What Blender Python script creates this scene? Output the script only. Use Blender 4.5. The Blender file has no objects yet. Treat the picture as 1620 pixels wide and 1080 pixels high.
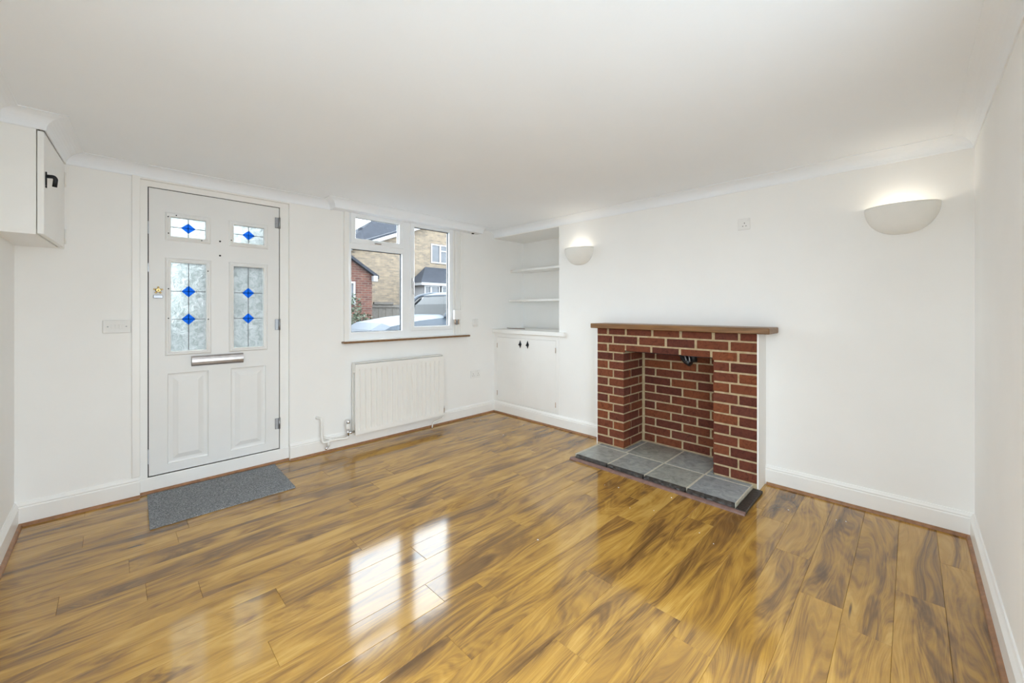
import bpy, bmesh, math, random
from mathutils import Vector, Matrix
random.seed(7)
PI = math.pi
S = bpy.context.scene
C = S.collection

# ------------------------------------------------------------------ camera, sky, exposure
# room axes: x runs along the window wall (north wall, y = 0), the fireplace wall (east wall) is x = 0
W_PX, F_PX, HORIZON = 1620.0, 631.0, 490.0
cd = bpy.data.cameras.new('camera')
cd.sensor_fit = 'HORIZONTAL'; cd.sensor_width = 36.0
cd.lens = 36.0 * F_PX / W_PX
cd.shift_y = -(540.0 - HORIZON) / W_PX
cd.clip_start = 0.02; cd.clip_end = 200
cam = bpy.data.objects.new('camera', cd); C.objects.link(cam)
cam.location = (-3.391, -3.709, 1.27)
cam.rotation_euler = (PI / 2, 0, -PI / 4)
S.camera = cam

wd = bpy.data.worlds.new('overcast_sky'); S.world = wd; wd.use_nodes = True
wn = wd.node_tree.nodes; bg = wn['Background']
bg.inputs[0].default_value = (0.82, 0.918, 1.0, 1); bg.inputs[1].default_value = 7.0
LAMP_W = .46

def portal(name, loc, rot, sx, sy):          # guides the daylight sampling through an opening, emits nothing itself
    l = bpy.data.lights.new(name, 'AREA'); l.shape = 'RECTANGLE'; l.size = sx; l.size_y = sy
    l.cycles.is_portal = True
    o = bpy.data.objects.new(name, l); C.objects.link(o); o.location = loc; o.rotation_euler = rot
portal('window_portal', (-1.24, .12, 1.59), (-PI / 2, 0, 0), 1.25, 1.2)
portal('window_portal', (-3.93, -3.10, 1.06), (0, -PI / 2, 0), 2.08, 1.0)
portal('window_portal', (-2.55, -4.09, 1.06), (PI / 2, 0, 0), 1.5, 2.08)

vs = S.view_settings
vs.view_transform = 'Standard'; vs.look = 'None'; vs.gamma = 1.0; vs.use_curve_mapping = False
vs.exposure = 0.38
cy = S.cycles
cy.max_bounces = 14; cy.diffuse_bounces = 9; cy.glossy_bounces = 5; cy.transmission_bounces = 8; cy.transparent_max_bounces = 12
cy.sample_clamp_indirect = 6.0; cy.caustics_reflective = False; cy.caustics_refractive = True
cy.use_denoising = True

# ------------------------------------------------------------------ materials
M = {}
def new_mat(name):
    m = bpy.data.materials.new(name); m.use_nodes = True
    nt = m.node_tree; b = nt.nodes['Principled BSDF']
    M[name] = m
    return m, nt, b
def N(nt, t, **kw):
    n = nt.nodes.new(t)
    for k, v in kw.items(): setattr(n, k, v)
    return n
def ramp(nt, fac, stops):
    r = N(nt, 'ShaderNodeValToRGB'); e = r.color_ramp.elements
    while len(e) < len(stops): e.new(.5)
    for i, (p, c) in enumerate(stops):
        e[i].position = p; e[i].color = (*c, 1)
    nt.links.new(fac, r.inputs[0]); return r.outputs[0]
def noise(nt, vec, scale, detail=3, dist=0, rough=.5):
    n = N(nt, 'ShaderNodeTexNoise'); n.inputs['Scale'].default_value = scale; n.inputs['Detail'].default_value = detail
    n.inputs['Distortion'].default_value = dist; n.inputs['Roughness'].default_value = rough
    if vec is not None: nt.links.new(vec, n.inputs['Vector'])
    return n.outputs['Fac']
def position(nt): return N(nt, 'ShaderNodeNewGeometry').outputs['Position']
def bump(nt, b, h, strength, dist=.01):
    n = N(nt, 'ShaderNodeBump'); n.inputs['Strength'].default_value = strength; n.inputs['Distance'].default_value = dist
    nt.links.new(h, n.inputs['Height']); nt.links.new(n.outputs[0], b.inputs['Normal'])
def math_(nt, op, a, b_=None, c=None):
    n = N(nt, 'ShaderNodeMath', operation=op)
    for i, v in enumerate((a, b_, c)):
        if v is None: continue
        if isinstance(v, (int, float)): n.inputs[i].default_value = v
        else: nt.links.new(v, n.inputs[i])
    return n.outputs[0]
def mix(nt, fac, a, b_, mode='MIX'):
    n = N(nt, 'ShaderNodeMix', data_type='RGBA', blend_type=mode)
    for i, v in ((0, fac), (6, a), (7, b_)):
        if isinstance(v, (int, float)): n.inputs[i].default_value = v
        elif isinstance(v, tuple): n.inputs[i].default_value = (*v, 1)
        else: nt.links.new(v, n.inputs[i])
    return n.outputs[2]
def plain(name, col, rough=.5, metal=0., var=.04, scale=14, bmp=0., bscale=120, spec=.5):
    m, nt, b = new_mat(name)
    f = noise(nt, position(nt), scale, 4)
    lo = tuple(c * (1 - var) for c in col); hi = tuple(min(1, c * (1 + var)) for c in col)
    nt.links.new(ramp(nt, f, [(.3, lo), (.7, hi)]), b.inputs['Base Color'])
    b.inputs['Roughness'].default_value = rough; b.inputs['Metallic'].default_value = metal
    b.inputs['Specular IOR Level'].default_value = spec
    if bmp: bump(nt, b, noise(nt, position(nt), bscale, 4), bmp, .004)
    return m
plain('wall_paint', (.89, .887, .872), .75, var=.012, scale=3, bmp=.06, bscale=90, spec=.25)
plain('ceiling_paint', (.885, .918, .958), .8, var=.01, scale=2, bmp=.08, bscale=60, spec=.2)
plain('trim_paint', (.88, .875, .855), .35, var=.012, scale=6)
plain('upvc', (.87, .89, .91), .3, var=.008, scale=6)
plain('door_white', (.80, .80, .79), .4, var=.01, scale=6)
plain('radiator_enamel', (.86, .85, .82), .3, var=.008)
plain('lamp_plaster', (.84, .83, .79), .7, var=.015)
plain('white_plastic', (.84, .835, .82), .35, var=.01)
plain('switch_plastic', (.78, .77, .75), .4, var=.02)
plain('dark_gap', (.02, .018, .016), .9)
plain('seal_black', (.03, .03, .035), .6)
plain('steel', (.36, .37, .39), .38, 1., var=.08, scale=40)
plain('satin_nickel', (.40, .37, .355), .28, 1., var=.1, scale=30)
plain('brass', (.72, .52, .22), .3, 1., var=.1, scale=60)
plain('chrome', (.72, .72, .74), .15, 1., var=.03)
plain('black_iron', (.018, .02, .024), .45, .4, var=.2, scale=60, bmp=.2)
plain('bead_wood', (.30, .145, .065), .4, var=.25, scale=30)
plain('bead_purple', (.20, .115, .095), .4, var=.2, scale=30)
plain('edging_dark', (.032, .026, .022), .5, var=.6, scale=45, bmp=.5, bscale=60)
plain('bulb_glass', (.9, .88, .8), .3)
plain('black_plastic', (.012, .012, .014), .4)
plain('mortar_soot', (.10, .085, .065), .95, var=.3, scale=20, bmp=.4)
plain('grout', (.56, .52, .42), .9, var=.12, scale=25)
plain('copper', (.55, .42, .33), .4, .7, var=.1)

# mortar
m, nt, b = new_mat('mortar'); b.inputs['Roughness'].default_value = .95
f = noise(nt, position(nt), 30, 5)
nt.links.new(ramp(nt, f, [(.3, (.38, .285, .16)), (.7, (.54, .425, .27))]), b.inputs['Base Color'])
bump(nt, b, noise(nt, position(nt), 160, 4), .5, .004)

# brick: per-brick tone and a drag-faced grain
m, nt, b = new_mat('brick_red'); b.inputs['Roughness'].default_value = .9; b.inputs['Specular IOR Level'].default_value = .25
rnd = N(nt, 'ShaderNodeObjectInfo').outputs['Random']
base = ramp(nt, rnd, [(0., (.105, .031, .021)), (.3, (.148, .043, .025)), (.6, (.172, .052, .025)), (.85, (.21, .064, .026)), (1., (.115, .038, .030))])
f = noise(nt, position(nt), 38, 6, 1.0, .65)
c2 = mix(nt, 1.0, base, ramp(nt, f, [(.25, (.50, .48, .48)), (.5, (1, 1, 1)), (.75, (1.25, 1.2, 1.1))]), 'MULTIPLY')
nt.links.new(c2, b.inputs['Base Color'])
bump(nt, b, noise(nt, position(nt), 110, 6, 0, .7), .55, .005)

# slate tile
m, nt, b = new_mat('slate'); b.inputs['Roughness'].default_value = .26
rnd = N(nt, 'ShaderNodeObjectInfo').outputs['Random']
base = ramp(nt, rnd, [(0., (.31, .33, .31)), (.4, (.34, .365, .37)), (.7, (.33, .335, .295)), (1., (.30, .335, .38))])
f = noise(nt, position(nt), 11, 6, 1.6, .6)
nt.links.new(mix(nt, 1., base, ramp(nt, f, [(.25, (.7, .7, .72)), (.55, (1.1, 1.1, 1.1)), (.8, (1.45, 1.4, 1.3))]), 'MULTIPLY'), b.inputs['Base Color'])
bump(nt, b, noise(nt, position(nt), 26, 6, .8), .35, .01)

# glossy laminate plank: swirling gold and brown figure
m, nt, b = new_mat('laminate')
b.inputs['Roughness'].default_value = .10; b.inputs['IOR'].default_value = 1.65
oi = N(nt, 'ShaderNodeObjectInfo').outputs['Random']
sep = N(nt, 'ShaderNodeSeparateXYZ'); nt.links.new(position(nt), sep.inputs[0])
off = math_(nt, 'MULTIPLY', oi, 90.0)
cmb = N(nt, 'ShaderNodeCombineXYZ')
nt.links.new(math_(nt, 'ADD', math_(nt, 'MULTIPLY', sep.outputs[0], .85), off), cmb.inputs[0])
nt.links.new(math_(nt, 'ADD', math_(nt, 'MULTIPLY', sep.outputs[1], 5.6), math_(nt, 'MULTIPLY', oi, 37.0)), cmb.inputs[1])
warp = N(nt, 'ShaderNodeTexNoise'); warp.inputs['Scale'].default_value = 1.1; warp.inputs['Detail'].default_value = 1.5; nt.links.new(cmb.outputs[0], warp.inputs['Vector'])
wv = N(nt, 'ShaderNodeVectorMath', operation='MULTIPLY_ADD'); wv.inputs[1].default_value = (.55, 1.5, 0)
nt.links.new(warp.outputs['Color'], wv.inputs[0]); nt.links.new(cmb.outputs[0], wv.inputs[2])
P2 = wv.outputs[0]
flow = noise(nt, P2, .8, 2.0, .3, .45)
band = noise(nt, P2, 1.3, 10.0, .9, .60)
rings = math_(nt, 'SINE', math_(nt, 'MULTIPLY', flow, 190.0))
rings2 = math_(nt, 'SINE', math_(nt, 'MULTIPLY', flow, 60.0))
def stretched(kx, ky, detail, dist):
    cb = N(nt, 'ShaderNodeCombineXYZ')
    sp = N(nt, 'ShaderNodeSeparateXYZ'); nt.links.new(P2, sp.inputs[0])
    nt.links.new(math_(nt, 'MULTIPLY', sp.outputs[0], kx), cb.inputs[0]); nt.links.new(math_(nt, 'MULTIPLY', sp.outputs[1], ky), cb.inputs[1]); nt.links.new(off, cb.inputs[2])
    return noise(nt, cb.outputs[0], 1.0, detail, dist, .6)
fine = stretched(7.0, 34.0, 5.0, .2)
streak = stretched(1.6, 7.0, 5.0, .4)
def add(t, v, k): return math_(nt, 'ADD', t, math_(nt, 'MULTIPLY', v, k))
tone = add(band, math_(nt, 'SUBTRACT', oi, .5), .05)
tone = add(tone, rings, .026)
tone = add(tone, rings2, .036)
tone = add(tone, math_(nt, 'SUBTRACT', fine, .5), .34)
tone = add(tone, math_(nt, 'SUBTRACT', streak, .5), .36)
wood = ramp(nt, tone, [(.25, (.115, .060, .021)), (.38, (.215, .112, .034)), (.47, (.33, .176, .040)), (.56, (.44, .240, .048)), (.70, (.55, .33, .082))])
knot = noise(nt, cmb.outputs[0], 2.6, 1.0, .4)
wood = mix(nt, ramp(nt, knot, [(.76, (0, 0, 0)), (.81, (1, 1, 1))]), wood, (.085, .042, .016))
nt.links.new(wood, b.inputs['Base Color'])
bump(nt, b, fine, .02, .002)

# mantel wood
m, nt, b = new_mat('mantel_wood'); b.inputs['Roughness'].default_value = .4
mp = N(nt, 'ShaderNodeMapping'); mp.inputs['Scale'].default_value = (60, 4, 60)
nt.links.new(position(nt), mp.inputs[0])
nt.links.new(ramp(nt, noise(nt, mp.outputs[0], 1.0, 4, .6), [(.3, (.15, .070, .022)), (.7, (.27, .135, .05))]), b.inputs['Base Color'])

# mat carpet
m, nt, b = new_mat('carpet'); b.inputs['Roughness'].default_value = 1.; b.inputs['Specular IOR Level'].default_value = .1
f = noise(nt, position(nt), 130, 6, 0, .9)
nt.links.new(ramp(nt, f, [(.38, (.08, .085, .09)), (.5, (.25, .26, .275)), (.62, (.58, .59, .61))]), b.inputs['Base Color'])
bump(nt, b, f, .9, .006)

def glassy(name, refl=.08, tint=(1, 1, 1), rough=.0):
    m = bpy.data.materials.new(name); m.use_nodes = True; nt = m.node_tree; nt.nodes.clear()
    out = N(nt, 'ShaderNodeOutputMaterial'); t = N(nt, 'ShaderNodeBsdfTransparent'); g = N(nt, 'ShaderNodeBsdfGlossy')
    t.inputs[0].default_value = (*tint, 1); g.inputs['Roughness'].default_value = rough; g.inputs[0].default_value = (1, 1, 1, 1)
    fr = N(nt, 'ShaderNodeFresnel'); fr.inputs[0].default_value = 1.45
    mx = N(nt, 'ShaderNodeMixShader')
    back = N(nt, 'ShaderNodeNewGeometry').outputs['Backfacing']      # one reflection per sheet, at the outer face the ray meets
    nt.links.new(math_(nt, 'MULTIPLY', math_(nt, 'MULTIPLY', fr.outputs[0], refl), math_(nt, 'SUBTRACT', 1.0, back)), mx.inputs[0])
    nt.links.new(t.outputs[0], mx.inputs[1]); nt.links.new(g.outputs[0], mx.inputs[2]); nt.links.new(mx.outputs[0], out.inputs[0])
    M[name] = m
glassy('pane_glass', 1.0, (.97, .98, .98))
glassy('car_glass', .5, (.16, .185, .20))
def frosted(name, lo, hi, transl, rough, bscale, bstr):
    m = bpy.data.materials.new(name); m.use_nodes = True; nt = m.node_tree; nt.nodes.clear()
    out = N(nt, 'ShaderNodeOutputMaterial'); t = N(nt, 'ShaderNodeBsdfTranslucent'); r = N(nt, 'ShaderNodeBsdfRefraction')
    r.inputs['Roughness'].default_value = rough; r.inputs['IOR'].default_value = 1.12
    h = noise(nt, position(nt), bscale, 5, 1.2, .65)
    col = ramp(nt, h, [(.35, lo), (.68, hi)])
    nt.links.new(col, t.inputs[0]); nt.links.new(col, r.inputs[0])
    bp = N(nt, 'ShaderNodeBump'); bp.inputs['Strength'].default_value = bstr; bp.inputs['Distance'].default_value = .01
    nt.links.new(h, bp.inputs['Height']); nt.links.new(bp.outputs[0], r.inputs['Normal'])
    mx = N(nt, 'ShaderNodeMixShader'); mx.inputs[0].default_value = 1 - transl
    nt.links.new(t.outputs[0], mx.inputs[1]); nt.links.new(r.outputs[0], mx.inputs[2]); nt.links.new(mx.outputs[0], out.inputs[0])
    M[name] = m
frosted('obscure_glass', (.40, .425, .41), (.60, .615, .605), .35, .16, 28, .6)
frosted('blue_glass', (.14, .42, 1.0), (.17, .48, 1.0), .5, .2, 30, .3)
plain('lead_came', (.13, .13, .14), .5, .3)

# exterior
def brickwork(name, c1, c2, mo, scale=1.):
    m, nt, b = new_mat(name); b.inputs['Roughness'].default_value = .95; b.inputs['Specular IOR Level'].default_value = .2
    sp = N(nt, 'ShaderNodeSeparateXYZ'); nt.links.new(position(nt), sp.inputs[0])
    cb = N(nt, 'ShaderNodeCombineXYZ')
    nt.links.new(math_(nt, 'ADD', sp.outputs[0], sp.outputs[1]), cb.inputs[0]); nt.links.new(sp.outputs[2], cb.inputs[1])
    t = N(nt, 'ShaderNodeTexBrick'); t.inputs['Scale'].default_value = scale; t.inputs['Brick Width'].default_value = .225; t.inputs['Row Height'].default_value = .075
    t.inputs['Mortar Size'].default_value = .008
    t.inputs['Color1'].default_value = (*c1, 1); t.inputs['Color2'].default_value = (*c2, 1); t.inputs['Mortar'].default_value = (*mo, 1)
    nt.links.new(cb.outputs[0], t.inputs['Vector'])
    f = noise(nt, position(nt), 5, 6, 0, .7)
    nt.links.new(mix(nt, 1., t.outputs[0], ramp(nt, f, [(.3, (.75, .75, .78)), (.7, (1.2, 1.18, 1.1))]), 'MULTIPLY'), b.inputs['Base Color'])
brickwork('buff_brickwork', (.205, .158, .112), (.125, .10, .078), (.17, .15, .125))
brickwork('red_brickwork', (.11, .047, .036), (.07, .03, .026), (.115, .095, .08))
plain('roof_slate', (.032, .035, .043), .9, var=.25, scale=6, bmp=.4, bscale=20, spec=.1)
plain('ext_white', (.26, .26, .27), .5, var=.02)
plain('ext_window', (.06, .065, .075), .15, var=.3, scale=2)
plain('fence_wood', (.085, .075, .065), .9, var=.2, scale=12)
plain('tarmac', (.085, .087, .092), .95, var=.15, scale=40)
plain('bounce_stone', (.42, .415, .41), .95, var=.08, scale=6)  # pale so the added ground outside throws daylight onto the ceiling
plain('paving', (.16, .155, .15), .95, var=.1, scale=12)
plain('car_paint', (.040, .050, .064), .38, 0., var=.02, spec=.3)
plain('tyre', (.015, .015, .016), .9)
m, nt, b = new_mat('leaf'); b.inputs['Roughness'].default_value = .6
nt.links.new(ramp(nt, noise(nt, position(nt), 14, 4), [(.3, (.022, .038, .018)), (.7, (.075, .095, .055))]), b.inputs['Base Color'])

# ------------------------------------------------------------------ mesh helpers
def finish(name, bm, mat, parent=None, smooth=False, loc=None):
    bmesh.ops.recalc_face_normals(bm, faces=bm.faces)
    me = bpy.data.meshes.new(name); bm.to_mesh(me); bm.free()
    mats = mat if isinstance(mat, (list, tuple)) else [mat]
    for k in mats: me.materials.append(M[k])
    if smooth:
        for p in me.polygons: p.use_smooth = True
    return link(name, me, parent, loc)
def link(name, me, parent=None, loc=None):
    o = bpy.data.objects.new(name, me); C.objects.link(o)
    if parent is not None:
        o.parent = parent
        o.matrix_parent_inverse = parent_inverse(parent)
    if loc is not None: o.location = loc
    return o
def parent_inverse(p):
    return world_of(p).inverted()
def world_of(p):
    m = Matrix.LocRotScale(p.location, p.rotation_euler, p.scale)
    return world_of(p.parent) @ p.matrix_parent_inverse @ m if p.parent else m
def empty(name, loc):
    o = bpy.data.objects.new(name, None); C.objects.link(o); o.location = loc; o.empty_display_size = .1
    return o
def tag(o, label, cat, group=None, kind=None):
    o['label'] = label; o['category'] = cat
    if group: o['group'] = group
    if kind: o['kind'] = kind
    return o
def st(o, label, cat): return tag(o, label, cat, kind='structure')
def box(bm, x0, x1, y0, y1, z0, z1, bev=0., seg=1):
    x0, x1 = min(x0, x1), max(x0, x1); y0, y1 = min(y0, y1), max(y0, y1); z0, z1 = min(z0, z1), max(z0, z1)
    v = [bm.verts.new(p) for p in ((x0, y0, z0), (x1, y0, z0), (x1, y1, z0), (x0, y1, z0), (x0, y0, z1), (x1, y0, z1), (x1, y1, z1), (x0, y1, z1))]
    fs = [bm.faces.new([v[i] for i in f]) for f in ((3, 2, 1, 0), (4, 5, 6, 7), (0, 1, 5, 4), (1, 2, 6, 5), (2, 3, 7, 6), (3, 0, 4, 7))]
    if bev:
        es = {e for f in fs for e in f.edges}
        bmesh.ops.bevel(bm, geom=list(es), offset=bev, segments=seg, affect='EDGES', profile=.5)
def bx(name, mat, parent, x0, x1, y0, y1, z0, z1, bev=0., seg=1, smooth=False):
    bm = bmesh.new(); box(bm, x0, x1, y0, y1, z0, z1, bev, seg)
    return finish(name, bm, mat, parent, smooth)
def plate(bm, u0, u1, v0, v1, w0, w1, holes, mp):
    us = sorted({u0, u1, *[h[0] for h in holes], *[h[1] for h in holes]}); vs_ = sorted({v0, v1, *[h[2] for h in holes], *[h[3] for h in holes]})
    us = [u for u in us if u0 <= u <= u1]; vs_ = [v for v in vs_ if v0 <= v <= v1]
    solid = lambda i, j: 0 <= i < len(us) - 1 and 0 <= j < len(vs_) - 1 and not any(h[0] <= (us[i] + us[i + 1]) / 2 <= h[1] and h[2] <= (vs_[j] + vs_[j + 1]) / 2 <= h[3] for h in holes)
    cache = {}
    def V(i, j, w):
        k = (i, j, w)
        if k not in cache: cache[k] = bm.verts.new(mp(us[i], vs_[j], w))
        return cache[k]
    for i in range(len(us) - 1):
        for j in range(len(vs_) - 1):
            if not solid(i, j): continue
            bm.faces.new([V(i, j, w1), V(i + 1, j, w1), V(i + 1, j + 1, w1), V(i, j + 1, w1)])
            bm.faces.new([V(i, j, w0), V(i, j + 1, w0), V(i + 1, j + 1, w0), V(i + 1, j, w0)])
            for (di, dj, a, b_) in ((-1, 0, (i, j), (i, j + 1)), (1, 0, (i + 1, j), (i + 1, j + 1)), (0, -1, (i, j), (i + 1, j)), (0, 1, (i, j + 1), (i + 1, j + 1))):
                if not solid(i + di, j + dj):
                    bm.faces.new([V(*a, w0), V(*b_, w0), V(*b_, w1), V(*a, w1)])
def north(y0): return lambda u, v, w: (u, y0 - w, v)       # w points into the room from the window wall
def east(x0): return lambda u, v, w: (x0 - w, u, v)        # w points into the room from the fireplace wall
def rect_profile(bm, u0, u1, v0, v1, prof, mp, cap=True):  # nested rectangles: (inset, height out of the wall)
    loops = []
    for (i, w) in prof:
        loops.append([bm.verts.new(mp(*p, w)) for p in ((u0 + i, v0 + i), (u1 - i, v0 + i), (u1 - i, v1 - i), (u0 + i, v1 - i))])
    for a, b_ in zip(loops, loops[1:]):
        for k in range(4): bm.faces.new([a[k], a[(k + 1) % 4], b_[(k + 1) % 4], b_[k]])
    if cap: bm.faces.new(loops[-1])
    return loops
def ring(name, mat, parent, u0, u1, v0, v1, prof, mp):
    bm = bmesh.new(); ls = rect_profile(bm, u0, u1, v0, v1, prof, mp, False)
    a, b_ = ls[-1], ls[0]
    for k in range(4): bm.faces.new([a[k], a[(k + 1) % 4], b_[(k + 1) % 4], b_[k]])
    return finish(name, bm, mat, parent)
def tube(bm, pts, r, seg=12, cap=True):
    pts = [Vector(p) for p in pts]; rs = r if isinstance(r, (list, tuple)) else [r] * len(pts)
    rings_ = []; n = None
    for i, p in enumerate(pts):
        t = ((pts[min(i + 1, len(pts) - 1)] - p).normalized() + (p - pts[max(i - 1, 0)]).normalized()).normalized()
        if n is None:
            n = t.cross(Vector((0, 0, 1)) if abs(t.z) < .9 else Vector((1, 0, 0))).normalized()
        else:
            n = (n - t * n.dot(t)).normalized()
        bn = t.cross(n)
        rings_.append([bm.verts.new(p + (n * math.cos(a) + bn * math.sin(a)) * rs[i]) for a in [2 * PI * k / seg for k in range(seg)]])
    for a, b_ in zip(rings_, rings_[1:]):
        for k in range(seg): bm.faces.new([a[k], a[(k + 1) % seg], b_[(k + 1) % seg], b_[k]])
    if cap: bm.faces.new(rings_[0]); bm.faces.new(rings_[-1])
def smooth_path(pts, r=.03, n=5):
    pts = [Vector(p) for p in pts]; out = [pts[0]]
    for a, p, c in zip(pts, pts[1:], pts[2:]):
        d1 = (a - p); d2 = (c - p); q = min(r, d1.length * .45, d2.length * .45)
        s_, e = p + d1.normalized() * q, p + d2.normalized() * q
        for k in range(n + 1):
            t = k / n; out.append(s_ * (1 - t) ** 2 + p * 2 * t * (1 - t) + e * t * t)
    out.append(pts[-1]); return out
def tb(name, mat, parent, pts, r, seg=12, rad=None):
    bm = bmesh.new(); tube(bm, smooth_path(pts, rad) if rad else pts, r, seg)
    return finish(name, bm, mat, parent, True)
def extrude_profile(bm, prof, p0, p1, out, m0=0., m1=0.):
    # prof: (distance out of the wall, height); runs p0 -> p1, ends mitred by m * distance out
    p0, p1, out = Vector(p0), Vector(p1), Vector(out); d = (p1 - p0).normalized()
    A = [bm.verts.new(p0 + out * o - d * (m0 * o) + Vector((0, 0, h))) for o, h in prof]
    B = [bm.verts.new(p1 + out * o + d * (m1 * o) + Vector((0, 0, h))) for o, h in prof]
    for i in range(len(prof)):
        j = (i + 1) % len(prof); bm.faces.new([A[i], A[j], B[j], B[i]])
    bm.faces.new(A); bm.faces.new(B)
def lathe(bm, prof, centre, axis='z', seg=20):
    cx, cy_, cz = centre; rs = []
    for r, h in prof:
        row = []
        for k in range(seg):
            a = 2 * PI * k / seg; u, v = r * math.cos(a), r * math.sin(a)
            row.append(bm.verts.new({'z': (cx + u, cy_ + v, cz + h), 'y': (cx + u, cy_ + h, cz + v), 'x': (cx + h, cy_ + u, cz + v)}[axis]))
        rs.append(row)
    for a, b_ in zip(rs, rs[1:]):
        for k in range(seg): bm.faces.new([a[k], a[(k + 1) % seg], b_[(k + 1) % seg], b_[k]])
    bm.faces.new(rs[0]); bm.faces.new(rs[-1])
def lt(name, mat, parent, prof, centre, axis='z', seg=20):
    bm = bmesh.new(); lathe(bm, prof, centre, axis, seg)
    return finish(name, bm, mat, parent, True)

# ------------------------------------------------------------------ room shell
XL, YR, ZC = -3.80, -3.96, 2.245
DX0, DX1, DZ1 = -3.262, -2.338, 2.165           # door opening
WX0, WX1, WZ0, WZ1 = -1.845, -.505, .985, 2.2   # window opening
bm = bmesh.new()
plate(bm, -4.0, .75, -.2, 2.5, -.16, 0, [(DX0, DX1, -.2, DZ1), (WX0, WX1, WZ0, WZ1)], north(0))
box(bm, DX0, DX1, .02, .16, -.2, 0)
st(finish('wall_north', bm, 'wall_paint'), 'white painted wall with the front door and window', 'wall')
AY, AX, AZ0, AZ1 = -1.034, .536, 1.03, 2.165      # alcove
bm = bmesh.new()
plate(bm, -4.15, 0.0, -.2, 2.5, -.12, 0, [(AY, 0, .14, AZ1), (-2.70, -1.88, -.2, 1.05)], east(0))
box(bm, .12, AX + .1, AY - .1, AY, 0, 2.5)                # alcove cheek
box(bm, AX, AX + .1, AY, 0, 0, 2.5)                       # alcove back
box(bm, .12, AX, AY, 0, AZ1, 2.5)                         # alcove soffit
st(finish('wall_east', bm, 'wall_paint'), 'white painted wall with the brick fireplace and shelf alcove', 'wall')
bm = bmesh.new()
plate(bm, -4.15, 0.16, -.2, 2.5, -.15, 0, [(-3.6, -2.6, .02, 2.1)], lambda u, v, w: (XL + w, u, v))
st(finish('wall_west', bm, 'wall_paint'), 'white painted wall beside the high corner cupboard', 'wall')
bm = bmesh.new(); plate(bm, -4.0, .75, -.2, 2.5, -.15, 0, [(-3.3, -1.8, .02, 2.1)], lambda u, v, w: (u, YR + w, v))
st(finish('wall_south', bm, 'wall_paint'), 'plain white painted wall nearest the big wall lamp', 'wall')
bm = bmesh.new(); box(bm, -4.0, .75, -4.15, .16, ZC, 2.5)
st(finish('ceiling', bm, 'ceiling_paint'), 'plain white plastered ceiling', 'ceiling')

# floor: subfloor with laminate planks as parts
bm = bmesh.new(); box(bm, -4.0, .75, -4.1, .02, -.2, -.010)
floor = st(finish('floor', bm, 'dark_gap'), 'glossy golden brown laminate plank floor', 'floor')
PW = .154; L = 1.285
joint = {-1: -3.137, 0: -3.335, 1: -3.56, 3: -3.11, 5: -2.866, 6: -2.263, 7: -2.971, 8: -2.37, 10: -2.47, 11: -1.76, 14: -1.845, 16: -1.2, 4: -2.46, 2: -2.0}
top_seam = -.887
for r in range(-6, 21):
    yb = top_seam - (r + 1) * PW; yt = yb + PW
    y0, y1 = max(yb, YR), min(yt, 0)
    if y1 - y0 < .01: continue
    j = joint.get(r, -3.5 + (r * .431) % L)
    while j > XL: j -= L
    x = j
    while x < 0:
        xa, xb = max(x, XL), min(x + L, 0.0)
        if xb - xa > .02:
            bm = bmesh.new(); box(bm, xa + .0003, xb - .0003, y0 + .0003, y1 - .0003, -.012, 0, .0009)
            dz = random.uniform(-.0006, .0004)
            o = finish('plank', bm, 'laminate', floor); o.location.z += dz
        x += L

# skirting, beading, coving
SK = [(0, 0), (.018, 0), (.018, .105), (.014, .112), (.016, .118), (.010, .128), (.006, .137), (0, .137)]
def run(name, label, cat, prof, mat, segs):
    bm = bmesh.new()
    for sgm in segs: extrude_profile(bm, prof, *sgm)
    return st(finish(name, bm, mat), label, cat)
NO, WE, EA, SO = (0, -1, 0), (1, 0, 0), (-1, 0, 0), (0, 1, 0)
run('baseboard_north', 'white skirting board between corner cupboard side and front door', 'skirting', SK, 'trim_paint', [((XL, 0, 0), (DX0 - .001, 0, 0), NO, -1, 0)])
run('baseboard_north', 'white skirting board behind the radiator', 'skirting', SK, 'trim_paint', [((DX1 + .001, 0, 0), (0, 0, 0), NO, 0, -1)])
run('baseboard_east', 'white skirting board below the alcove cupboard', 'skirting', SK, 'trim_paint', [((0, 0, 0), (0, -1.655, 0), EA, -1, 0)])
run('baseboard_east', 'white skirting board from fireplace to the bare corner', 'skirting', SK, 'trim_paint', [((0, -2.947, 0), (0, YR, 0), EA, 0, -1)])
run('baseboard_south', 'white skirting board running along the plain wall', 'skirting', SK, 'trim_paint', [((0, YR, 0), (-1.78, YR, 0), SO, -1, 0), ((-3.32, YR, 0), (XL, YR, 0), SO, 0, -1)])
run('baseboard_west', 'white skirting board at the floor edge left of the doormat', 'skirting', SK, 'trim_paint', [((XL, YR, 0), (XL, -3.62, 0), WE, -1, 0), ((XL, -2.58, 0), (XL, 0, 0), WE, 0, -1)])
BD = [(.018, 0), (.034, 0), (.033, .006), (.030, .011), (.025, .015), (.018, .017)]
run('trim_1', 'brown quadrant beading along the skirting left of the doormat', 'beading', BD, 'bead_wood', [((XL, 0, 0), (DX0, 0, 0), NO, -1, 0)])
BT = [(-.02, 0), (-.003, 0), (-.004, .006), (-.007, .011), (-.012, .015), (-.02, .017)]
run('trim_2', 'brown beading along the front door threshold', 'beading', BT, 'bead_wood', [((DX0, 0, 0), (DX1, 0, 0), NO, 0, 0)])
run('trim_3', 'brown quadrant beading on the floor under the radiator', 'beading', BD, 'bead_wood', [((DX1, 0, 0), (0, 0, 0), NO, 0, -1)])
run('trim_4', 'brown quadrant beading below the alcove cupboard skirting', 'beading', BD, 'bead_wood', [((0, 0, 0), (0, -1.655, 0), EA, -1, 0)])
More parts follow.
